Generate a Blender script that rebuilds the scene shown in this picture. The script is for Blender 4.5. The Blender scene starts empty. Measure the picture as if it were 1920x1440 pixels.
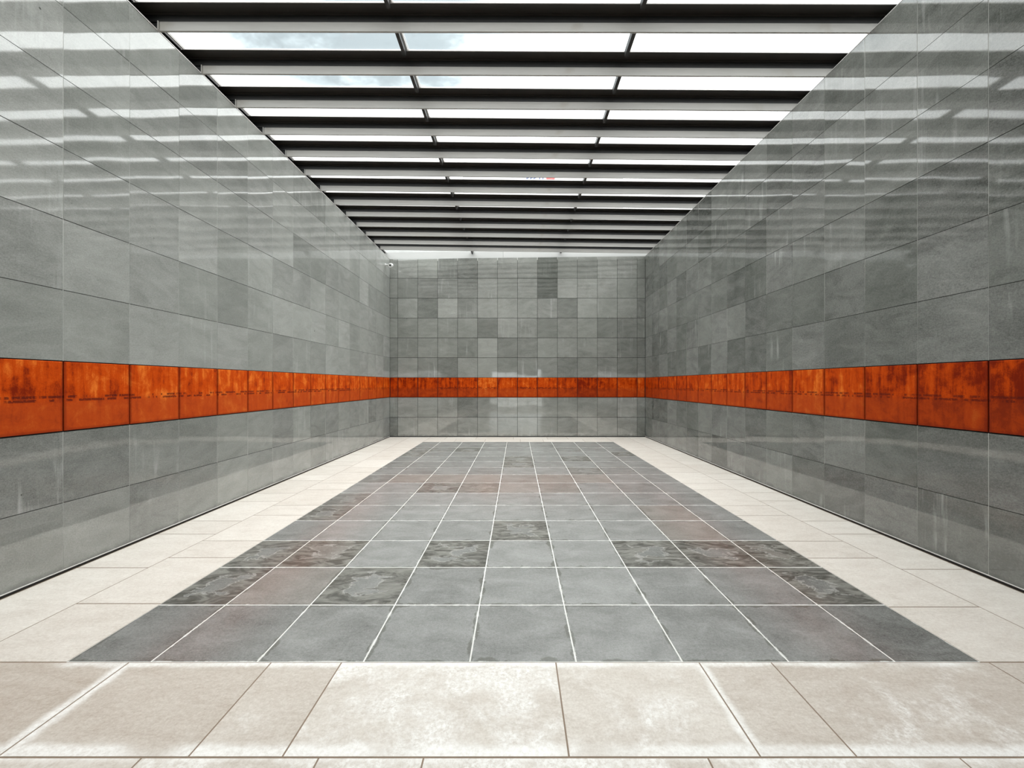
import bpy, bmesh, math, random
from mathutils import Vector
R = random.Random(11)
C = bpy.context.scene.collection
sc = bpy.context.scene

# ------------------------------------------------------------------ camera
H_EYE = 1.605
cd = bpy.data.cameras.new('camera')
cam = bpy.data.objects.new('camera', cd); C.objects.link(cam)
cam.location = (0, 0, H_EYE); cam.rotation_euler = (math.pi / 2, 0, 0)
cd.sensor_width = 36; cd.lens = 775 / 1920 * 36
cd.shift_x = -9 / 1920; cd.clip_start = .05; cd.clip_end = 300
sc.camera = cam
sc.view_settings.view_transform = 'Standard'; sc.view_settings.look = 'None'
sc.view_settings.gamma = 1; sc.view_settings.exposure = 0.0
sc.view_settings.use_curve_mapping = False


# ------------------------------------------------------------------ node helpers
class NT:
    def __init__(s, tree): s.t = tree; s.t.nodes.clear()
    def n(s, kind, **kw):
        nd = s.t.nodes.new(kind)
        for k, v in kw.items(): setattr(nd, k, v)
        return nd
    def put(s, sock, v):
        if v is None: return
        if hasattr(v, 'links'): s.t.links.new(v, sock)
        else:
            try: sock.default_value = v
            except Exception: sock.default_value = (v[0], v[1], v[2], 1)
    def m(s, op, a, b=None, c=None, clamp=False):
        nd = s.n('ShaderNodeMath', operation=op, use_clamp=clamp)
        s.put(nd.inputs[0], a); s.put(nd.inputs[1], b); s.put(nd.inputs[2], c)
        return nd.outputs[0]
    def vm(s, op, a, b=None):
        nd = s.n('ShaderNodeVectorMath', operation=op)
        s.put(nd.inputs[0], a)
        if b is not None: s.put(nd.inputs[1], b)
        return nd.outputs[0]
    def mix(s, f, a, b, mode='MIX'):
        nd = s.n('ShaderNodeMix', data_type='RGBA', blend_type=mode)
        s.put(nd.inputs[0], f)
        for i, v in ((6, a), (7, b)):
            if hasattr(v, 'links'): s.t.links.new(v, nd.inputs[i])
            else: nd.inputs[i].default_value = (v[0], v[1], v[2], 1)
        return nd.outputs[2]
    def noise(s, vec, scale=1, detail=3, rough=.55, dist=0, out=0):
        nd = s.n('ShaderNodeTexNoise')
        s.put(nd.inputs['Vector'], vec); nd.inputs['Scale'].default_value = scale
        nd.inputs['Detail'].default_value = detail; nd.inputs['Roughness'].default_value = rough
        nd.inputs['Distortion'].default_value = dist
        return nd.outputs[out]
    def step(s, v, a, b, lo=0, hi=1):
        nd = s.n('ShaderNodeMapRange', interpolation_type='SMOOTHSTEP')
        s.put(nd.inputs[0], v)
        for i, q in ((1, a), (2, b), (3, lo), (4, hi)): s.put(nd.inputs[i], q)
        return nd.outputs[0]
    def sep(s, v):
        nd = s.n('ShaderNodeSeparateXYZ'); s.put(nd.inputs[0], v); return nd.outputs
    def comb(s, x, y, z):
        nd = s.n('ShaderNodeCombineXYZ')
        for i, v in enumerate((x, y, z)): s.put(nd.inputs[i], v)
        return nd.outputs[0]
    def tile(s):
        nd = s.n('ShaderNodeAttribute', attribute_name='tile')
        o = s.n('ShaderNodeSeparateColor'); s.t.links.new(nd.outputs['Color'], o.inputs[0])
        return o.outputs[0], o.outputs[1], o.outputs[2], nd.outputs['Alpha']
    def pos(s): return s.n('ShaderNodeTexCoord').outputs['Object']
    def uv(s): return s.n('ShaderNodeUVMap', uv_map='UVMap').outputs[0]


def mat(name, fn):
    m = bpy.data.materials.new(name); m.use_nodes = True
    t = NT(m.node_tree)
    b = t.n('ShaderNodeBsdfPrincipled'); o = t.n('ShaderNodeOutputMaterial')
    t.t.links.new(b.outputs[0], o.inputs[0])
    fn(t, b)
    return m


def bump(t, b, h, strength, dist=.01):
    nd = t.n('ShaderNodeBump'); nd.inputs['Strength'].default_value = strength
    nd.inputs['Distance'].default_value = dist
    t.put(nd.inputs['Height'], h); t.put(b.inputs['Normal'], nd.outputs[0])


def plain(name, col, rough=.5, metal=0, ior=1.5, var=.12, scale=9):
    def f(t, b):
        p = t.pos()
        n = t.noise(p, scale, 4)
        t.put(b.inputs['Base Color'], t.mix(n, [c * (1 - var) for c in col], [c * (1 + var) for c in col]))
        b.inputs['Roughness'].default_value = rough; b.inputs['Metallic'].default_value = metal
        b.inputs['IOR'].default_value = ior
    return mat(name, f)


# ------------------------------------------------------------------ sky: bright overcast, brighter on the right
SKY_L, SKY_R = 4.2, 6.2
w = bpy.data.worlds.new('overcast_sky'); sc.world = w; w.use_nodes = True
t = NT(w.node_tree)
bg = t.n('ShaderNodeBackground'); wo = t.n('ShaderNodeOutputWorld'); t.t.links.new(bg.outputs[0], wo.inputs[0])
g = t.n('ShaderNodeTexCoord').outputs['Generated']
x, y, z = t.sep(g)
grad = t.step(x, -.95, .9, SKY_L, SKY_R)
cl = t.noise(t.vm('MULTIPLY', g, (1, 2, 2)), 2.2, 6, .6)
mx = t.step(x, .12, -.1)
patch = t.m('MULTIPLY', t.m('MULTIPLY', t.m('MULTIPLY', mx, t.step(x, -.66, -.45)), t.step(z, .50, .56)), t.step(y, .30, .45))
patch = t.m('MULTIPLY', patch, t.step(cl, .34, .60))
col = t.mix(patch, (1, 1, 1), (.80, .90, .96))
stg = t.m('MULTIPLY', grad, t.m('SUBTRACT', 1, t.m('MULTIPLY', patch, .80)))
zen = t.m('MULTIPLY', t.m('ADD', 1, t.m('MULTIPLY', t.m('MAXIMUM', z, 0), 1.7)), .45)
stg = t.m('MULTIPLY', stg, zen)
low = t.step(z, -.03, .02)
stg = t.m('MULTIPLY', stg, t.m('ADD', .1, t.m('MULTIPLY', low, .9)))
t.put(bg.inputs[0], col); t.put(bg.inputs[1], stg)


# ------------------------------------------------------------------ materials
def stone_wall(name, dark, light, streaks=.40):
    def f(t, b):
        tone, r1, r2, st = t.tile()
        p = t.pos()
        off = t.comb(t.m('MULTIPLY', r1, 37), t.m('MULTIPLY', r2, 53), t.m('MULTIPLY', r1, 91))
        q = t.vm('ADD', p, off)
        sl = t.m('MULTIPLY', t.m('SUBTRACT', r2, .5), .9)
        qx, qy, qz = t.sep(q)
        hz = t.comb(qx, qy, t.m('ADD', t.m('MULTIPLY', qz, 2.6), t.m('MULTIPLY', t.m('ADD', qx, qy), sl)))
        veins = t.noise(hz, 2.4, 7, .62, .9)
        big = t.noise(q, 1.3, 3, .5)
        fine = t.noise(p, 100, 3, .8)
        grain = t.noise(t.vm('MULTIPLY', q, (1, 1, 2.2)), 45, 4, .7)
        v = t.m('ADD', t.m('MULTIPLY', tone, .85), t.m('MULTIPLY', t.m('SUBTRACT', veins, .5), .6))
        v = t.m('ADD', v, t.m('MULTIPLY', t.m('SUBTRACT', big, .5), .35))
        v = t.m('ADD', v, t.m('MULTIPLY', t.m('SUBTRACT', fine, .5), .75))
        v = t.m('ADD', v, t.m('MULTIPLY', t.m('SUBTRACT', grain, .5), .5))
        v = t.m('ADD', v, .03, clamp=True)
        c = t.mix(v, dark, light)
        c = t.mix(t.m('MULTIPLY', r1, .3), c, (.19, .205, .18), 'MIX')
        # pale lime streaks running down some slabs
        vs = t.noise(t.vm('MULTIPLY', q, (9, 9, .7)), 1.6, 4, .6)
        vs = t.m('MULTIPLY', t.step(vs, .52, .72), t.step(t.noise(q, 1.7, 2), .42, .62))
        vs = t.m('MULTIPLY', t.m('MULTIPLY', vs, t.step(r2, .45, .85)), streaks)
        c = t.mix(vs, c, (.50, .51, .49))
        # damp foot of the wall and small dark pits
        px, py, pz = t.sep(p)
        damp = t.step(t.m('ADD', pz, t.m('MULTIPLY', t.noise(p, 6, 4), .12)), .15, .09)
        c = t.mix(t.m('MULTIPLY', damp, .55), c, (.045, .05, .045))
        pit = t.step(t.noise(p, 17, 1), .19, .15)
        c = t.mix(t.m('MULTIPLY', pit, .8), c, (.03, .035, .03))
        t.put(b.inputs['Base Color'], c)
        t.put(b.inputs['Roughness'], t.m('ADD', .02, t.m('MULTIPLY', t.noise(q, 3, 3), .05)))
        b.inputs['IOR'].default_value = 2.0
        h = t.m('ADD', t.m('MULTIPLY', t.noise(q, 1.6, 1, .4), 1.0), t.m('MULTIPLY', grain, .004))
        bump(t, b, h, .35, .006)
    return mat(name, f)


M = {}
M['wall_stone'] = stone_wall('honed grey basalt slabs', (.065, .068, .062), (.43, .435, .413))
M['back_stone'] = stone_wall('honed grey basalt slabs back', (.080, .084, .075), (.46, .465, .435))
M['joint_dark'] = plain('open shadow joint', (.012, .013, .013), .9)
M['joint_light'] = plain('pale grout', (.50, .50, .47), .8)
M['black'] = plain('black painted steel', (.010, .010, .010), .45, var=.3)
M['beam_dark'] = plain('dark brown painted steel', (.030, .026, .022), .38, var=.4, scale=3)
M['white'] = plain('white enamel', (.80, .80, .79), .35, var=.03)
M['lens'] = plain('black lens glass', (.01, .01, .012), .08)
M['bead'] = plain('pale aluminium bead', (.72, .70, .68), .4, var=.05)
M['upstand'] = plain('white rendered upstand', (.46, .46, .45), .7, var=.10, scale=1.2)
M['concrete'] = plain('pale render', (.8, .8, .8), .9, var=.03)
M['ground'] = plain('outdoor paving', (.35, .34, .32), .9)


def f_fin(t, b):
    p = t.pos(); s = t.noise(t.vm('MULTIPLY', p, (.8, 3, 10)), 2, 5, .6)
    s2 = t.noise(p, 2.5, 4)
    c = t.mix(s, (.32, .308, .29), (.48, .468, .448)); c = t.mix(t.step(s2, .6, .75), c, (.36, .34, .31))
    t.put(b.inputs['Base Color'], c); b.inputs['Roughness'].default_value = .55
M['fin'] = mat('pale grey coated steel', f_fin)


def f_glass(t, b):
    o = [n for n in t.t.nodes if n.type == 'OUTPUT_MATERIAL'][0]
    tr = t.n('ShaderNodeBsdfTransparent'); gl = t.n('ShaderNodeBsdfGlossy'); mx_ = t.n('ShaderNodeMixShader')
    fr = t.n('ShaderNodeFresnel'); bf = t.n('ShaderNodeNewGeometry').outputs['Backfacing']
    t.put(fr.inputs[0], t.step(bf, 0, 1, 1.25, 1 / 1.25))
    p = t.pos(); dirt = t.step(t.noise(p, 3.0, 5, .65), .5, .8)
    t.put(tr.inputs[0], t.mix(dirt, (.95, .97, .965), (.86, .88, .875)))
    gl.inputs['Roughness'].default_value = .02
    t.t.links.new(fr.outputs[0], mx_.inputs[0]); t.t.links.new(tr.outputs[0], mx_.inputs[1])
    t.t.links.new(gl.outputs[0], mx_.inputs[2]); t.t.links.new(mx_.outputs[0], o.inputs[0])
    t.t.nodes.remove(b)
M['glass'] = mat('clear roof glass', f_glass)


def f_rust(t, b):
    tone, r1, r2, st = t.tile()
    p = t.pos(); px, py, pz = t.sep(p)
    off = t.comb(t.m('MULTIPLY', r1, 31), t.m('MULTIPLY', r2, 47), t.m('MULTIPLY', r2, 13))
    q = t.vm('ADD', p, off)
    streak = t.noise(t.vm('MULTIPLY', q, (10, 10, 1.1)), 1.5, 6, .65, .3)
    blot = t.noise(q, 7, 5, .65, .5); fine = t.noise(p, 120, 3, .7)
    upper = t.step(t.m('ADD', pz, t.m('MULTIPLY', t.m('SUBTRACT', blot, .5), .12)), 1.42, 1.52)
    amp = t.m('ADD', .55, t.m('MULTIPLY', upper, .55))
    v = t.m('ADD', tone, t.m('MULTIPLY', t.m('MULTIPLY', t.m('SUBTRACT', streak, .5), 1.5), amp))
    v = t.m('ADD', v, t.m('MULTIPLY', t.m('SUBTRACT', blot, .5), 1.45))
    v = t.m('ADD', v, t.m('MULTIPLY', t.m('SUBTRACT', fine, .5), .6), clamp=True)
    c = t.mix(t.step(v, 0, .55), (.19, .014, .002), (.52, .058, .002))
    c = t.mix(t.step(v, .5, 1), c, (.74, .17, .02))
    lower_mix = t.m('MULTIPLY', t.m('SUBTRACT', 1, upper), .48)  # lower half mixed towards a second panel tone
    c = t.mix(lower_mix, c, t.mix(tone, (.19, .020, .005), (.50, .085, .018)))
    # two broken rows of dark stitch marks across the middle
    u = t.m('ADD', px, py)
    for k, zc in enumerate((1.497, 1.468)):
        band = t.m('MULTIPLY', t.step(pz, zc - .013, zc - .008), t.step(pz, zc + .013, zc + .008))
        zz = t.m('ADD', pz, 0)
        dash = t.step(t.noise(t.comb(t.m('MULTIPLY', u, 14), 3.3 + 5 * k, t.m('MULTIPLY', r1, 9)), 1, 2, .5), .45, .50)
        dash = t.m('MULTIPLY', dash, t.step(t.noise(t.comb(u, zz, 7 * k), 60, 2), .32, .45))
        c = t.mix(t.m('MULTIPLY', t.m('MULTIPLY', band, dash), t.m('MULTIPLY', st, .8)), c, (.085, .010, .006))
    # dark rim along the panel edges
    uu, vv, _ = t.sep(t.uv())
    d = t.m('MINIMUM', t.m('MINIMUM', uu, t.m('SUBTRACT', 1, uu)), t.m('MULTIPLY', vv, .8))
    c = t.mix(t.m('MULTIPLY', t.step(d, .035, .008), .5), c, (.20, .02, .006))
    t.put(b.inputs['Base Color'], c)
    t.put(b.inputs['Roughness'], t.m('ADD', .42, t.m('MULTIPLY', blot, .2)))
    b.inputs['IOR'].default_value = 1.16
    bump(t, b, t.m('ADD', blot, t.m('MULTIPLY', fine, .2)), .12, .003)
M['rust'] = mat('rust coated steel', f_rust)


def f_dark(t, b):
    tone, r1, r2, st = t.tile()
    p = t.pos(); uu, vv, _ = t.sep(t.uv())
    q = t.vm('ADD', p, t.comb(t.m('MULTIPLY', r1, 41), t.m('MULTIPLY', r2, 23), 0))
    n1 = t.noise(t.vm('MULTIPLY', q, (1, 1.5, 1)), 3.2, 6, .6, .6)
    fine = t.noise(p, 105, 3, .8); grain = t.noise(p, 40, 4, .75)
    v = t.m('ADD', t.m('MULTIPLY', tone, .75), t.m('MULTIPLY', t.m('SUBTRACT', n1, .5), .75))
    v = t.m('ADD', v, t.m('MULTIPLY', t.m('SUBTRACT', fine, .5), .75))
    v = t.m('ADD', v, t.m('ADD', .03, t.m('MULTIPLY', t.m('SUBTRACT', grain, .5), .55)), clamp=True)
    c = t.mix(v, (.095, .094, .087), (.44, .44, .428))
    warm = t.m('MULTIPLY', t.step(r2, .80, .98), .55)
    c = t.mix(warm, c, t.mix(v, (.15, .125, .10), (.42, .37, .33)))
    # damp rim creeping in from the joints
    d = t.m('MINIMUM', t.m('MINIMUM', uu, t.m('SUBTRACT', 1, uu)), t.m('MINIMUM', vv, t.m('SUBTRACT', 1, vv)))
    en = t.noise(q, 5, 5, .6)
    rim = t.step(t.m('SUBTRACT', d, t.m('MULTIPLY', t.m('SUBTRACT', en, .50), t.m('ADD', .12, t.m('MULTIPLY', st, .55)))), .020, .0)
    c = t.mix(t.m('MULTIPLY', rim, .58), c, (.10, .098, .078))
    sm = t.m('MULTIPLY', t.step(d, .016, .0), t.step(t.noise(p, 6, 4, .7), .52, .62))
    c = t.mix(t.m('MULTIPLY', sm, .8), c, (.74, .73, .70))
    # heavily stained slabs: dark swirl with pale dried islands
    sw = t.noise(t.vm('MULTIPLY', q, (.8, 2.0, 1)), 4.5, 8, .66, 1.6)
    cen = t.m('ADD', d, t.m('MULTIPLY', t.m('SUBTRACT', t.noise(t.vm('MULTIPLY', q, (.8, 1.5, 1)), 4.5, 7, .62, .8), .5), 1.3))
    isl = t.step(cen, .30, .40)
    stm = t.m('MULTIPLY', t.step(st, .55, .8), t.m('SUBTRACT', 1, t.m('MULTIPLY', isl, .92)))
    c = t.mix(t.m('MULTIPLY', stm, .80), c, t.mix(t.step(sw, .36, .66), (.055, .052, .042), (.27, .262, .235)))
    ring = t.m('MULTIPLY', t.m('MULTIPLY', t.step(cen, .28, .32), t.step(cen, .37, .33)), t.step(st, .55, .8))
    c = t.mix(t.m('MULTIPLY', ring, .35), c, (.62, .61, .58))
    wisp = t.m('MULTIPLY', t.m('MULTIPLY', t.step(sw, .70, .76), t.step(st, .5, .8)), .6)
    c = t.mix(wisp, c, (.62, .61, .59))
    pit = t.step(t.noise(p, 14, 1), .17, .13)
    c = t.mix(t.m('MULTIPLY', pit, .7), c, (.04, .04, .035))
    t.put(b.inputs['Base Color'], c)
    rg = t.m('ADD', .12, t.m('MULTIPLY', t.noise(q, 2, 3), .16))
    t.put(b.inputs['Roughness'], rg)
    b.inputs['IOR'].default_value = 1.55
    bump(t, b, t.m('ADD', t.m('MULTIPLY', t.noise(q, 2.2, 2), 1), t.m('MULTIPLY', grain, .03)), .25, .004)
M['slab_dark'] = mat('blue grey floor slabs', f_dark)


def f_light(t, b):
    tone, r1, r2, st = t.tile()
    p = t.pos(); px, py, pz = t.sep(p); uu, vv, _ = t.sep(t.uv())
    q = t.vm('ADD', p, t.comb(t.m('MULTIPLY', r1, 41), t.m('MULTIPLY', r2, 23), 0))
    n1 = t.noise(t.vm('MULTIPLY', q, (1, 2.4, 1)), 3.4, 6, .6, .5)
    fine = t.noise(p, 90, 3, .8); grain = t.noise(t.vm('MULTIPLY', q, (1, 1.6, 1)), 30, 4, .7)
    v = t.m('ADD', t.m('MULTIPLY', tone, .7), t.m('MULTIPLY', t.m('SUBTRACT', n1, .5), .6))
    v = t.m('ADD', v, t.m('MULTIPLY', t.m('SUBTRACT', fine, .5), .75))
    v = t.m('ADD', v, t.m('ADD', .08, t.m('MULTIPLY', t.m('SUBTRACT', grain, .5), .7)), clamp=True)
    c = t.mix(v, (.42, .35, .29), (.83, .79, .735))
    # lime bloom blotches
    bl = t.noise(q, 2.6, 8, .72, .4)
    bloom = t.m('MULTIPLY', t.step(bl, t.m('SUBTRACT', .62, t.m('MULTIPLY', st, .26)), t.m('SUBTRACT', .84, t.m('MULTIPLY', st, .26))), t.step(st, .05, .4))
    sp = t.step(t.noise(p, 42, 5, .8), .36, .62, .12, 1)
    c = t.mix(t.m('MULTIPLY', t.m('MULTIPLY', bloom, sp), .9), c, (.90, .885, .86))
    # lime lines following a few joints near the entrance
    wob = t.m('MULTIPLY', t.m('SUBTRACT', t.noise(p, 5, 5, .65), .5), .09)
    acc = None
    for x0, wd in ((-2.235, .035), (1.05, .022)):
        d = t.m('ABSOLUTE', t.m('SUBTRACT', t.m('ADD', px, wob), x0))
        k = t.m('MULTIPLY', t.step(d, wd + .03, wd * .4), t.step(py, 2.44, 2.38))
        acc = k if acc is None else t.m('MAXIMUM', acc, k)
    for y0, wd in ((2.375, .02), (1.80, .035)):
        d = t.m('ABSOLUTE', t.m('SUBTRACT', t.m('ADD', py, t.m('MULTIPLY', wob, .9)), y0))
        k = t.m('MULTIPLY', t.step(d, wd + .025, wd * .4), t.step(t.noise(p, 1.1, 2), .36, .5))
        k = t.m('MULTIPLY', k, t.step(t.m('ABSOLUTE', px), 2.7, 2.5))
        acc = t.m('MAXIMUM', acc, k)
    c = t.mix(t.m('MULTIPLY', acc, t.m('ADD', .45, t.m('MULTIPLY', sp, .45))), c, (.90, .885, .86))
    t.put(b.inputs['Base Color'], c)
    b.inputs['Roughness'].default_value = .55
    bump(t, b, grain, .2, .002)
M['slab_light'] = mat('sand coloured border slabs', f_light)
M['grout_dark_field'] = plain('white floor grout', (.74, .73, .70), .8, var=.30, scale=20)
M['grout_light_field'] = plain('brown sand joint', (.25, .185, .135), .9, var=.2, scale=20)


# ------------------------------------------------------------------ mesh helpers
def link(name, verts, faces, mats, fm=None, parent=None, cols=None, uvs=None, smooth=False):
    me = bpy.data.meshes.new(name); me.from_pydata(verts, [], faces); me.update()
    for m in (mats if isinstance(mats, list) else [mats]): me.materials.append(m)
    if fm:
        for i, k in enumerate(fm): me.polygons[i].material_index = k
    if cols:
        a = me.color_attributes.new('tile', 'FLOAT_COLOR', 'CORNER')
        u = me.uv_layers.new(name='UVMap')
        for i, pl in enumerate(me.polygons):
            for j, li in enumerate(pl.loop_indices):
                a.data[li].color = cols[i]
                if uvs[i]: u.data[li].uv = uvs[i][j]
    if smooth:
        for pl in me.polygons: pl.use_smooth = True
    o = bpy.data.objects.new(name, me); C.objects.link(o)
    if parent: o.parent = parent
    return o


class MB:
    def __init__(s): s.v = []; s.f = []; s.m = []; s.c = []; s.u = []
    def poly(s, pts, mi=0, col=(0, 0, 0, 0), uv=None):
        k = len(s.v); s.v += [tuple(p) for p in pts]; s.f.append(list(range(k, k + len(pts))))
        s.m.append(mi); s.c.append(col); s.u.append(uv)
    def hexa(s, b4, t4, mi=0):
        """b4, t4: four bottom and four top points, counter-clockwise seen from above"""
        k = len(s.v); s.v += [tuple(p) for p in b4 + t4]
        for f in ((3, 2, 1, 0), (4, 5, 6, 7), (0, 1, 5, 4), (1, 2, 6, 5), (2, 3, 7, 6), (3, 0, 4, 7)):
            s.f.append([k + i for i in f]); s.m.append(mi); s.c.append((0, 0, 0, 0)); s.u.append(None)
    def box(s, a, b, mi=0):
        x0, y0, z0 = a; x1, y1, z1 = b
        s.hexa([(x0, y0, z0), (x1, y0, z0), (x1, y1, z0), (x0, y1, z0)],
               [(x0, y0, z1), (x1, y0, z1), (x1, y1, z1), (x0, y1, z1)], mi)
    def build(s, name, mats, parent=None, attrs=False, smooth=False):
        return link(name, s.v, s.f, mats, s.m, parent, s.c if attrs else None, s.u if attrs else None, smooth)


def bevel(o, w=.002, seg=2):
    m = o.modifiers.new('bevel', 'BEVEL'); m.width = w; m.segments = seg; m.limit_method = 'ANGLE'


def struct(o): o['kind'] = 'structure'; return o
def tag(o, label, cat, group=None):
    o['label'] = label; o['category'] = cat
    if group: o['group'] = group
    return o
def empty(name, loc):
    o = bpy.data.objects.new(name, None); C.objects.link(o); o.location = loc; o.empty_display_size = .1; return o


def tiles(mb, cells, P, out, gap_u, gap_v, tilt=.0012, depth=.012):
    """cells: (u0,u1,v0,v1,mat,tone,stain[,r2]) ; P(u,v,d) -> point ; out = outward vector"""
    out = Vector(out)
    for cl in cells:
        u0, u1, v0, v1, mi, tone, st = cl[:7]
        r1, r2 = R.random(), R.random()
        if len(cl) > 7: r2 = cl[7]
        du, dv = gap_u / 2, gap_v / 2
        a, b = R.uniform(-tilt, tilt), R.uniform(-tilt, tilt)
        cs = [(u0 + du, v0 + dv), (u1 - du, v0 + dv), (u1 - du, v1 - dv), (u0 + du, v1 - dv)]
        su = [(-1, -1), (1, -1), (1, 1), (-1, 1)]
        uv = [(0, 0), (1, 0), (1, 1), (0, 1)]
        top = [P(c[0], c[1], a * s_[0] + b * s_[1]) for c, s_ in zip(cs, su)]
        bot = [P(c[0], c[1], -depth) for c in cs]
        n = (Vector(top[1]) - Vector(top[0])).cross(Vector(top[3]) - Vector(top[0]))
        col = (tone, r1, r2, st)
        flip = n.dot(out) < 0
        def add(pts, u_):
            if flip: pts = pts[::-1]; u_ = u_[::-1]
            mb.poly(pts, mi, col, u_)
        add(top, uv)
        for i in range(4):
            j = (i + 1) % 4
            add([bot[i], bot[j], top[j], top[i]], [uv[i], uv[j], uv[j], uv[i]])


# ------------------------------------------------------------------ layout numbers
XL, XR, YB, YF = -3.84, 3.885, 12.5, -5.0
TOPL, TOPR = 5.385, 5.472
def roofz(x): return (x - XL) * (TOPR - TOPL) / (XR - XL)
ROWS = [.6 * i for i in range(10)]; ROWS[0] = .032
BAND0, BAND1 = 1.2, 1.8

# ------------------------------------------------------------------ side walls
def side_wall(name, X, sgn, top, pitch, yend, tonefn, seed):
    R.seed(seed)
    mb = MB()
    P = lambda u, v, d: (X - sgn * d, u, v)          # sgn: side the wall stands on
    rows = ROWS[:-1] + [top]
    cells = []
    k = 0; y1 = yend
    while y1 > YF:
        y0 = max(y1 - pitch, YF)
        for r in range(9):
            if r == 2: continue
            cells.append((y0, y1, rows[r], rows[r + 1], 0, tonefn(k, r), 0))
        # upright pale joint, nearly flush
        for za, zb in ((rows[0], BAND0), (BAND1, top)):
            q = .0022 if R.random() < .75 else .0014
            mb.poly([P(y0 - q, za, -.0015), P(y0 + q, za, -.0015), P(y0 + q, zb, -.0015), P(y0 - q, zb, -.0015)][::(1 if sgn < 0 else -1)], 1)
        y1 = y0; k += 1
    tiles(mb, cells, P, (-sgn, 0, 0), .004, .0055, tilt=.0013)
    # masonry body behind
    xa, xb = sorted((X + sgn * .014, X + sgn * .56))
    ye = YB + .5
    mb.box((xa, YF - .4, 0), (xb, ye, top - .004), 2)
    return struct(mb.build(name, [M['wall_stone'], M['joint_light'], M['joint_dark']], attrs=True))


def lit_tone_l(k, r):
    base = .74 + R.uniform(-.17, .17)  # raised base: this wall's stronger light is put into the stone tone
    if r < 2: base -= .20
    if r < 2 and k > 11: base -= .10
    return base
def shade_tone_r(k, r):
    base = .27 + R.uniform(-.17, .17)  # lowered base: this wall's dimmer light is put into the stone tone
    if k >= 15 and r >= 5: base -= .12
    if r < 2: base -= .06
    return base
side_wall('wall_left', XL, -1, TOPL, .6, YB, lit_tone_l, 3)
side_wall('wall_right', XR, 1, TOPR, .605, YB - .02, shade_tone_r, 5)

# ------------------------------------------------------------------ back wall
R.seed(8)
bt = ["30 55 60 35 35 55 55 50 12 60 50 65 50 40", "50 40 35 40 35 60 60 60 10 65 65 60 60 50",
      "50 60 30 75 40 65 65 60 50 28 70 65 55 30", "55 50 60 60 65 42 72 50 45 55 65 42 40 40",
      "50 50 55 60 45 72 42 50 68 55 55 50 30 35", "30 62 45 35 60 82 50 50 50 38 50 45 35 30", None,
      "40 50 50 50 35 45 60 65 55 50 50 45 50 30", "22 50 55 50 50 60 65 70 60 45 60 55 45 18"]
BX = [XL] + [-3.6 + .6035 * k for k in range(13)] + [XR]
mb = MB(); cells = []
def PB(u, v, d):
    if v > 5.3: v = v + roofz(u)
    return (u, YB - d, v)
for i, row in enumerate(bt):
    if row is None: continue
    r = 8 - i
    v0, v1 = ROWS[r], (TOPL + .003 if r == 8 else ROWS[r + 1])
    if r == 0: v0 = .02
    for k, tv in enumerate(row.split()):
        cells.append((BX[k], BX[k + 1], v0, v1, 0, int(tv) / 100 * 1.15 - .06, 0))
tiles(mb, cells, PB, (0, -1, 0), .009, .011, tilt=.0016)
mb.box((XL - .5, YB + .014, 0), (XR + .5, YB + .5, TOPL - .01), 1)
for k, px_ in enumerate(BX[3:9]):                     # pale mortar left in the top ends of a few joints
    z0 = TOPL - .09; q = .008
    mb.poly([PB(px_ - q, 5.31 if k != 2 else 5.301, .001), PB(px_ + q, 5.31, .001), PB(px_ + q, TOPL, .001), PB(px_ - q, TOPL, .001)], 2)
struct(mb.build('wall_back', [M['back_stone'], M['joint_dark'], M['joint_light']], attrs=True))

# white upstand above the back wall, behind the last bay of glass
mb = MB(); mb.box((XL - .2, YB + .03, TOPL), (-.42, YB + .30, 5.95)); mb.box((-.415, YB + .034, TOPL), (XR + .4, YB + .30, 5.95))
struct(mb.build('trim_1', M['upstand']))

# ------------------------------------------------------------------ front wall behind the camera, with a glazed opening
R.seed(21)
mb = MB()
OX0, OX1, OZ0, OZ1 = -2.1, 1.9, .0, 2.55
for x0, x1, z0, z1 in ((XL - .5, OX0, 0, 5.38), (OX1, XR + .5, 0, 5.38), (OX0, OX1, OZ1, 5.38)):
    mb.box((x0, YF - .3, z0), (x1, YF, z1), 0)
    cs = []; n = max(1, round((x1 - x0) / .6)); mz = max(1, round((z1 - z0) / .6))
o = struct(mb.build('wall_front', [M['joint_dark']]))
mb2 = MB(); cells = []
xs = [XL + .6 * k for k in range(13)] + [XR]
for a in range(len(xs) - 1):
    for r in range(9):
        xa, xb = xs[a], xs[a + 1]; v0, v1 = ROWS[r], ROWS[r + 1] if r < 8 else 5.38
        if v0 < 2.3 and xb > OX0 + .01 and xa < OX1 - .01:
            if xa < OX0 - .05: xb = OX0
            elif xb > OX1 + .05: xa = OX1
            else: continue
        cells.append((xa, xb, v0, v1, 0, R.uniform(.4, .7), 0))
tiles(mb2, cells, lambda u, v, d: (u, YF + .014 + d, v), (0, 1, 0), .006, .006)
struct(mb2.build('wall_front_cladding', [M['wall_stone']], attrs=True)); bpy.data.objects['wall_front_cladding'].parent = o
bpy.data.objects['wall_front_cladding'].name = 'cladding'
win = empty('window_1', (0, YF - .15, 0)); struct(win)
mb = MB(); y0, y1 = -.03, .03
for x in (OX0, -.75, .1, .62, OX1 - .06): mb.box((x, y0, .0), (x + .06, y1, OZ1))
for z in (.0, .42, 1.05, OZ1 - .06): mb.box((OX0, y0, z), (OX1, y1, z + .06))
mb.build('window_frame', M['black'], win)
mb = MB(); mb.box((OX0, -.006, .02), (OX1, .006, OZ1 - .02)); mb.build('pane', M['glass'], win)

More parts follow.
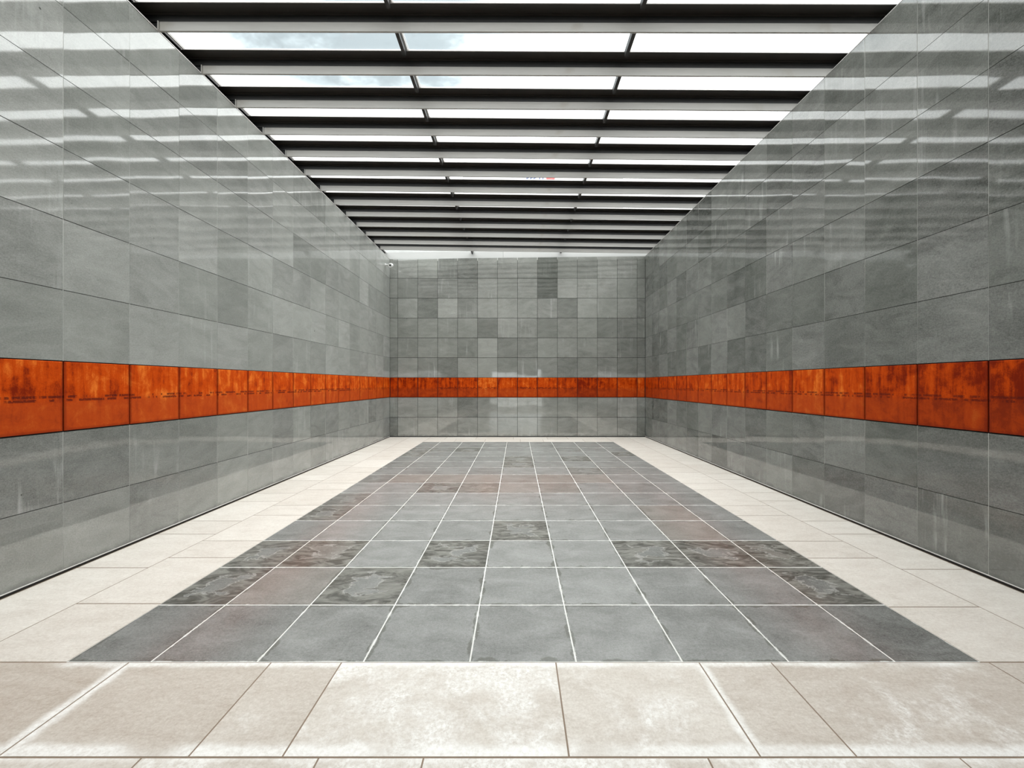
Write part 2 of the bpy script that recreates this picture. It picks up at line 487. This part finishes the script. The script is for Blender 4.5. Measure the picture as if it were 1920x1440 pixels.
# ------------------------------------------------------------------ wall foot strips and wall-top edges
for nm, X, s_ in (('baseboard_left', XL, 1), ('baseboard_right', XR, -1)):
    mb = MB()
    xa, xb = sorted((X - s_ * .004, X + s_ * .004)); mb.box((xa, YF, .026), (xb, YB - .01, .033), 0)
    xa, xb = sorted((X - s_ * .013, X - s_ * .03)); mb.box((xa, YF, .001), (xb, YB - .01, .026), 1)
    R.seed(4)
    struct(mb.build(nm, [M['bead'], M['black']]))
mb = MB(); mb.box((XL + .01, YB - .004, .004), (XR - .01, YB + .012, .02)); struct(mb.build('baseboard_back', M['black']))
mb = MB(); mb.box((XL - .02, YF, TOPL - .002), (XL + .004, YB, TOPL + .006)); struct(mb.build('trim_2', M['bead']))
mb = MB(); mb.box((XR - .004, YF, TOPR - .002), (XR + .02, YB, TOPR + .004)); struct(mb.build('trim_3', M['bead']))

# ------------------------------------------------------------------ floor
R.seed(15)
mb = MB(); cells = []
FX = [-2.60] + [-2.115 + .6145 * k for k in range(8)] + [2.675]
FY = [2.385 + .617 * k for k in range(15)] + [11.45]
tone = {0: "38 46 55 66 62 62 60 50 28", 1: "45 56 60 60 72 78 62 52 25", 2: "45 45 74 55 76 76 50 40 30",
        3: "50 68 72 64 50 74 70 56 50", 4: "45 68 74 72 72 70 68 60 55", 5: "55 66 72 70 70 66 64 60 55"}
stain = {0: "30 20 25 15 45 10 25 40 10", 1: "100 15 90 35 20 30 40 30 95", 2: "90 100 15 90 35 25 85 95 90",
         3: "15 20 25 20 90 25 35 20 30", 4: "75 15 20 20 25 45 30 35 30", 5: "70 20 20 25 25 40 25 20 30"}
warmc = {(1, 2), (7, 3), (3, 6), (3, 7), (4, 7), (4, 6), (5, 7), (1, 1), (8, 2), (5, 6), (1, 7), (7, 4), (2, 7), (6, 7)}
for j in range(15):
    for i in range(9):
        tv = int(tone[j].split()[i]) / 100 if j in tone else R.uniform(.52, .72)
        sv = int(stain[j].split()[i]) / 100 if j in stain else (R.uniform(.6, .78) if R.random() < .3 and j < 13 else R.uniform(.1, .45))
        r2 = R.uniform(.9, 1) if (i, j) in warmc else R.uniform(0, .82)
        cells.append((FX[i], FX[i + 1], FY[j], FY[j + 1], 0, tv, sv, r2))
PF = lambda u, v, d: (u, v, d)
tiles(mb, cells, PF, (0, 0, 1), .0095, .0115, tilt=.0002, depth=.004)
lc = []
def col_cells(x0, x1, ys, stf=0):
    for a, b in zip(ys[:-1], ys[1:]): lc.append((x0, x1, a, b, 1, R.uniform(.66, .86), stf))
def seq(first, start, steps, end):
    ys = list(first); yv = start; k = 0
    while yv < end - .25: ys.append(yv); yv += steps[k % len(steps)]; k += 1
    return ys + [end]
col_cells(XL, -3.22, seq([2.385], 3.61, (.81, .424), YB))
col_cells(-3.22, -2.60, seq([2.385, 3.02], 3.82, (.41, .824), YB))
col_cells(2.675, 3.33, seq([2.385, 2.975], 3.81, (.41, .824), YB))
col_cells(3.33, XR, seq([2.385], 3.58, (.84, .42), YB))
def row_cells(y0, y1, xs, sts=None, tn=(.35, .62), tones=None):
    for i, (a, b) in enumerate(zip(xs[:-1], xs[1:])):
        lc.append((a, b, y0, y1, 1, tones[i] if tones else R.uniform(*tn), sts[i] if sts else R.uniform(.2, .9)))
row_cells(1.777, 2.385, [XL, -2.235, -1.415, -1.01, .225, 1.05, 1.465, 2.72, XR], [.10, .12, .30, .82, .62, .3, .55, .15], tones=[.12, .26, .38, .55, .58, .36, .32, .36])
row_cells(1.17, 1.777, [XL, -2.85, -1.61, -.85, -.4, .82, 1.9, 2.75, XR], [.2, .4, .7, .9, .9, .8, .8, .4])
y = 1.17; k = 0
while y > YF + .1:
    y0 = max(y - .61, YF); o_ = R.uniform(0, .8)
    row_cells(y0, y, [XL] + [XL + .3 + o_ + 1.2 * q for q in range(6) if XL + .3 + o_ + 1.2 * q < XR - .2] + [XR])
    y = y0
row_cells(11.45, 11.98, [-2.6, -1.75, -.9, .1, .75, 1.9, 2.675], [0] * 6, (.6, .85))
row_cells(11.98, YB, [-2.6, -2.1, -1.2, -.1, .9, 1.5, 2.675], [0] * 6, (.6, .85))
tiles(mb, lc, PF, (0, 0, 1), .008, .010, tilt=.0002, depth=.004)
# grout bed under the slabs
mb.poly([(-2.6, 2.385, -.0005), (2.675, 2.385, -.0005), (2.675, 11.45, -.0005), (-2.6, 11.45, -.0005)], 2)
mb.box((XL - .02, YF - .3, -.20), (XR + .02, YB + .02, -.0009), 3)
struct(mb.build('floor', [M['slab_dark'], M['slab_light'], M['grout_dark_field'], M['grout_light_field']], attrs=True))

# ------------------------------------------------------------------ rust coloured panels of the band
ORD = ['first', 'second', 'third', 'fourth', 'fifth', 'sixth', 'seventh', 'eighth', 'ninth', 'tenth', 'eleventh',
       'twelfth', 'thirteenth', 'fourteenth', 'fifteenth', 'sixteenth', 'seventeenth', 'eighteenth', 'nineteenth', 'twentieth']
def panel(P, out, u0, u1, tone, st, label, group, z0=BAND0 + .008, z1=BAND1 - .006):
    mb = MB(); out = Vector(out)
    g_ = .006
    cs = [(u0 + g_, z0), (u1 - g_, z0), (u1 - g_, z1), (u0 + g_, z1)]
    uv = [(0, 0), (1, 0), (1, 1), (0, 1)]
    e = .004
    ins = [(u0 + g_ + e, z0 + e), (u1 - g_ - e, z0 + e), (u1 - g_ - e, z1 - e), (u0 + g_ + e, z1 - e)]
    col = (tone, R.random(), R.random(), st)
    f3 = [P(c[0], c[1], .003) for c in ins]; f2 = [P(c[0], c[1], 0) for c in cs]; f1 = [P(c[0], c[1], -.010) for c in cs]
    n = (Vector(f3[1]) - Vector(f3[0])).cross(Vector(f3[3]) - Vector(f3[0])); flip = n.dot(out) < 0
    def add(p, u_):
        if flip: p = p[::-1]; u_ = u_[::-1]
        mb.poly(p, 0, col, u_)
    add(f3, uv)
    for A, B in ((f2, f3), (f1, f2)):
        for i in range(4):
            j = (i + 1) % 4; add([A[i], A[j], B[j], B[i]], [uv[i], uv[j], uv[j], uv[i]])
    add(f1[::-1], uv[::-1])
    o = mb.build('rusted_steel_panel', M['rust'], attrs=True)
    tag(o, label, 'wall panel', group)
    return o

R.seed(33)
tl = [.52, .55, .51, .55, .58, .52, .56, .58, .55, .56, .58, .60, .56, .58, .54, .44, .32, .32]
k = 0; y1 = YB
while k < 17:
    y0 = y1 - .6
    look = 'bright orange' if tl[k] > .5 else 'darker rusty orange'
    panel(lambda u, v, d: (XL + d, u, v), (1, 0, 0), y0, min(y1, YB - .008), tl[k] + R.uniform(-.04, .04), 1 if k > 4 else .7,
          f'{look} steel panel in the left wall band, {ORD[k]} from the back corner', 'rusted panels of the left wall band')
    y1 = y0; k += 1
endL = y1
tr = [.34, .32, .36, .42, .38, .44, .50, .56, .54, .46, .42, .58, .46, .36, .26, .20, .22]
k = 0; y1 = YB - .02
while k < 17:
    y0 = y1 - .605
    look = 'dark red-brown' if tr[k] < .37 else 'rusty orange-red'
    panel(lambda u, v, d: (XR - d, u, v), (-1, 0, 0), y0, min(y1, YB - .008), tr[k] + R.uniform(-.03, .03), .9,
          f'{look} steel panel in the right wall band, {ORD[k]} from the back corner', 'rusted panels of the right wall band')
    y1 = y0; k += 1
endR = y1
tb = [.32, .30, .34, .32, .36, .60, .46, .50, .44, .34, .18, .34, .48, .60]
sb = [0, 0, 0, 1, .9, .9, .1, 1, 1, .7, .2, .3, .3, 0]
for k in range(14):
    look = 'bright orange' if tb[k] > .45 else ('dark red' if tb[k] < .25 else 'rusty red-orange')
    wd = 'narrow ' if k in (0, 13) else ''
    panel(lambda u, v, d: (u, YB - d, v), (0, -1, 0), max(BX[k], XL + .008), min(BX[k + 1], XR - .008), tb[k], sb[k],
          f'{wd}{look} steel panel in the back wall band, {ORD[k]} from the left corner', 'rusted panels of the back wall band')
# the band runs on behind the camera
mb = MB()
for X, s_, ye in ((XL, 1, endL), (XR, -1, endR)):
    xa, xb = sorted((X - s_ * .010, X + s_ * .003)); mb.box((xa, YF + .03, BAND0 + .008), (xb, ye - .012, BAND1 - .006))
for i in range(len(mb.c)): mb.c[i] = (.4, .5, .5, 0)
mb.u = [[(.5, .5)] * 4] * len(mb.f)
struct(mb.build('trim_4', M['rust'], attrs=True))

# ------------------------------------------------------------------ glazed roof
S0 = .630
def skew(yc): return max(0, .12 + .0635 * (yc - 4.47))
def ry(x, yc): return yc + skew(yc) * x / 7.72
HF = TOPL + .003               # underside of the hanging fin at the left wall
HG = HF + .196                 # underside of the glass at the left wall
yc_list = [S0 * (7.133 + k) for k in range(-6, 12)] + [11.94]
RX0, RX1 = -4.06, 4.22

def slab(mb, x0, x1, yc, d0, d1, z0, z1, mi=0, n=1):
    """bar running across the roof: d0..d1 offset in depth, z0..z1 above the sloping datum"""
    def pt(x, d, z): return (x, ry(x, yc) + d, z + roofz(x))
    mb.hexa([pt(x0, d0, z0), pt(x1, d0, z0), pt(x1, d1, z0), pt(x0, d1, z0)],
            [pt(x0, d0, z1), pt(x1, d0, z1), pt(x1, d1, z1), pt(x0, d1, z1)], mi)

vis = 0
NV = len([q for q in yc_list if q > 3.5])
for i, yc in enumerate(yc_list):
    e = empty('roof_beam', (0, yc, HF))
    org = Vector((0, yc, HF))
    def fin_build(mb, name, m):
        o = mb.build(name, m, e); o.matrix_parent_inverse.identity()
        for v in o.data.vertices: v.co -= org
        return o
    # dark soffit channel beside the glass, with a small downturned lip
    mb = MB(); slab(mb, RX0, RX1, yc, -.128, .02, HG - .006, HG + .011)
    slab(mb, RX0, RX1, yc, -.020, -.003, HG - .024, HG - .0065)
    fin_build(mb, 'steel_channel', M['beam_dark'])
    mb = MB(); slab(mb, RX0, RX1, yc, .0, .02, HG - .092, HG - .0065); slab(mb, XL - .20, XL - .005, yc, .012, .03, HF + .004, HG - .094)  # black strip paints the soffit's shade on the fin top; plus beam end
    fin_build(mb, 'fin_shade_plate', M['black'])
    mb = MB(); slab(mb, XL + .012, RX1, yc, .0, .016, HF, HG - .093); slab(mb, XL + .012, RX1, yc, -.006, -.0005, HF, HF + .005)
    fin_build(mb, 'fascia_plate', M['fin'])
    mb = MB(); slab(mb, XL + .002, XL + .010, yc, -.022, .018, HF - .0, HG - .098); slab(mb, XL + .010, XL + .05, yc, -.0075, -.0065, HF + .006, HF + .012)
    fin_build(mb, 'end_bracket', M['fin'])
    mb = MB(); slab(mb, RX0 + .04, RX1, yc, -.136, -.1285, HG - .006, HG + .008)
    fin_build(mb, 'glazing_bead', M['bead'])
    if yc > 3.5:
        q = NV - 1 - vis; vis += 1
        lab = ('dark and pale steel roof beam nearest the white strip over the back wall' if q == 0 else
               f'dark and pale steel roof beam crossing the glass ceiling, {ORD[q]} from the back wall')
    else:
        lab = 'steel roof beam over the entrance end of the hall, behind the viewpoint'
    tag(e, lab, 'roof beam', 'steel beams across the glass roof')

MX = (-1.34, 1.335)
n = 2
for i in range(len(yc_list)):
    y0c = yc_list[i]
    yn = yc_list[i + 1] if i + 1 < len(yc_list) else YB + .20
    last = i + 1 == len(yc_list)
    e = struct(empty(f'window_{n}', (0, y0c, HG))); n += 1
    org = Vector((0, y0c, HG))
    def Y(x, a):       # a: 0 = this beam, 1 = the next beam
        return ry(x, y0c) + .016 if a == 0 else (ry(x, yn) - .1285 if not last else YB + .029)
    def part(mb, name, m):
        o = mb.build(name, m, e)
        for v in o.data.vertices: v.co -= org
    def bar(mb, x0, x1, z0, z1):
        r0, r1 = roofz(x0), roofz(x1)
        b4 = [(x0, Y(x0, 0) + .006, z0 + r0), (x1, Y(x1, 0) + .006, z0 + r1), (x1, Y(x1, 1) - .007, z0 + r1), (x0, Y(x0, 1) - .007, z0 + r0)]
        mb.hexa(b4, [(p[0], p[1], p[2] + z1 - z0) for p in b4])
    xs = [RX0 + .085, MX[0], MX[1], RX1 - .005]
    for a in range(3):
        x0 = xs[a] + (.022 if a else .012); x1 = xs[a + 1] - (.022 if a < 2 else .002)
        mb = MB(); bar(mb, x0, x1, HG + .0125, HG + .022); part(mb, 'pane', M['glass'])
        mb = MB(); bar(mb, x0 - .006, x0 + .010, HG - .004, HG + .011); bar(mb, x0 + .016, x0 + .022, HG + .002, HG + .011)
        part(mb, 'glazing_bead', M['bead'])
    mb = MB(); bar(mb, RX0, RX0 + .078, HG - .01, HG + .024); part(mb, 'window_frame', M['black'])
    for a in (1, 2):
        mb = MB(); bar(mb, xs[a] - .027, xs[a] + .014, HG - .07, HG + .012); part(mb, 'mullion', M['black'])
for nm, xa, xb, zz in (('trim_5', RX0 - .30, RX0 - .001, TOPL), ('trim_6', RX1 + .001, RX1 + .20, TOPR)):
    mb = MB(); mb.box((xa, YF - .3, zz + .001), (xb, YB + .5, zz + .20)); struct(mb.build(nm, M['black']))
mb = MB(); mb.box((RX0, YF - .3, TOPL), (RX1, ry(0, yc_list[0]) - .2, TOPL + .4)); struct(mb.build('ceiling', M['fin']))  # unseen solid lid behind the viewpoint, added to dim the near floor

# ------------------------------------------------------------------ security camera on the left wall near the back corner
e = empty('security_camera', (XL, 12.05, 5.075))
tag(e, 'small white bullet security camera on the left wall by the back corner', 'security camera')
def revolve(prof, axis, origin, seg=24):
    ax = Vector(axis).normalized(); a = ax.orthogonal().normalized(); b = ax.cross(a); o = Vector(origin)
    v = []; f = []
    for (d, r) in prof:
        for k in range(seg):
            th = 2 * math.pi * k / seg; v.append(tuple(o + ax * d + (a * math.cos(th) + b * math.sin(th)) * r))
    for i in range(len(prof) - 1):
        for k in range(seg):
            k2 = (k + 1) % seg; f.append([i * seg + k, i * seg + k2, (i + 1) * seg + k2, (i + 1) * seg + k])
    return v, f
v, f = revolve([(.0, .0), (.0, .036), (.010, .036), (.014, .018), (.10, .014), (.120, .020), (.14, .0)], (1, 0, 0), (.002, 0, .01))
link('wall_mount', v, f, M['white'], parent=e, smooth=True)
dr = (-.12, -1, -.32)
v, f = revolve([(-.10, 0), (-.095, .034), (-.07, .052), (.0, .060), (.05, .060), (.062, .055), (.058, .036), (.050, .026)], dr, (.165, 0, -.01))
link('camera_body', v, f, M['white'], parent=e, smooth=True)
v, f = revolve([(.048, .028), (.052, .024), (.056, .014), (.058, .0)], dr, (.165, 0, -.01))
link('lens', v, f, M['lens'], parent=e, smooth=True)

# ------------------------------------------------------------------ outside, seen through the roof glass
mb = MB(); mb.box((-45, -45, -.6), (45, 60, -.25)); struct(mb.build('ground', M['ground']))
e = empty('building', (1.5, 31.15, -.25)); tag(e, 'white building beyond the glass roof, behind the pale sign', 'building')
mb = MB(); mb.box((-5.5, 0, 0), (6.5, 8, 17.6)); mb.build('wall', M['concrete'], e)
mb = MB(); mb.box((-5.6, .0, 17.61), (6.6, 8.1, 17.85)); mb.build('parapet', M['concrete'], e)
e = empty('signboard', (1.65, 30.9, 16.45)); tag(e, 'pale signboard with faint blue lettering and a red block, seen through the roof glass', 'sign')
M['sblue'] = plain('blue sign paint', (.10, .13, .26), .6, var=.05); M['sred'] = plain('faded red sign paint', (.62, .12, .12), .6, var=.05)
mb = MB(); mb.box((-1.3, -.06, -.05), (1.5, .249, 1.35)); mb.build('board', M['concrete'], e)
mb = MB()
def stroke(x0, z0, x1, z1): mb.box((x0 * .62, -.072, z0), (x1 * .62, -.0605, z1))
for x in (-1.5, -1.05, -.65):
    stroke(x, .2, x + .14, 1.05); stroke(x + .14, .93, x + .32, 1.05); stroke(x + .14, .50, x + .32, .72)
stroke(-1.36, .2, -1.18, .32)
for x in (.02, .42): stroke(x, .2, x + .30, .32); stroke(x, .2, x + .13, 1.05); stroke(x, .85, x + .28, 1.05)
mb.build('lettering', M['sblue'], e)
mb = MB(); mb.box((.55, -.072, .2), (1.18, -.0605, 1.05)); mb.build('red_block', M['sred'], e)
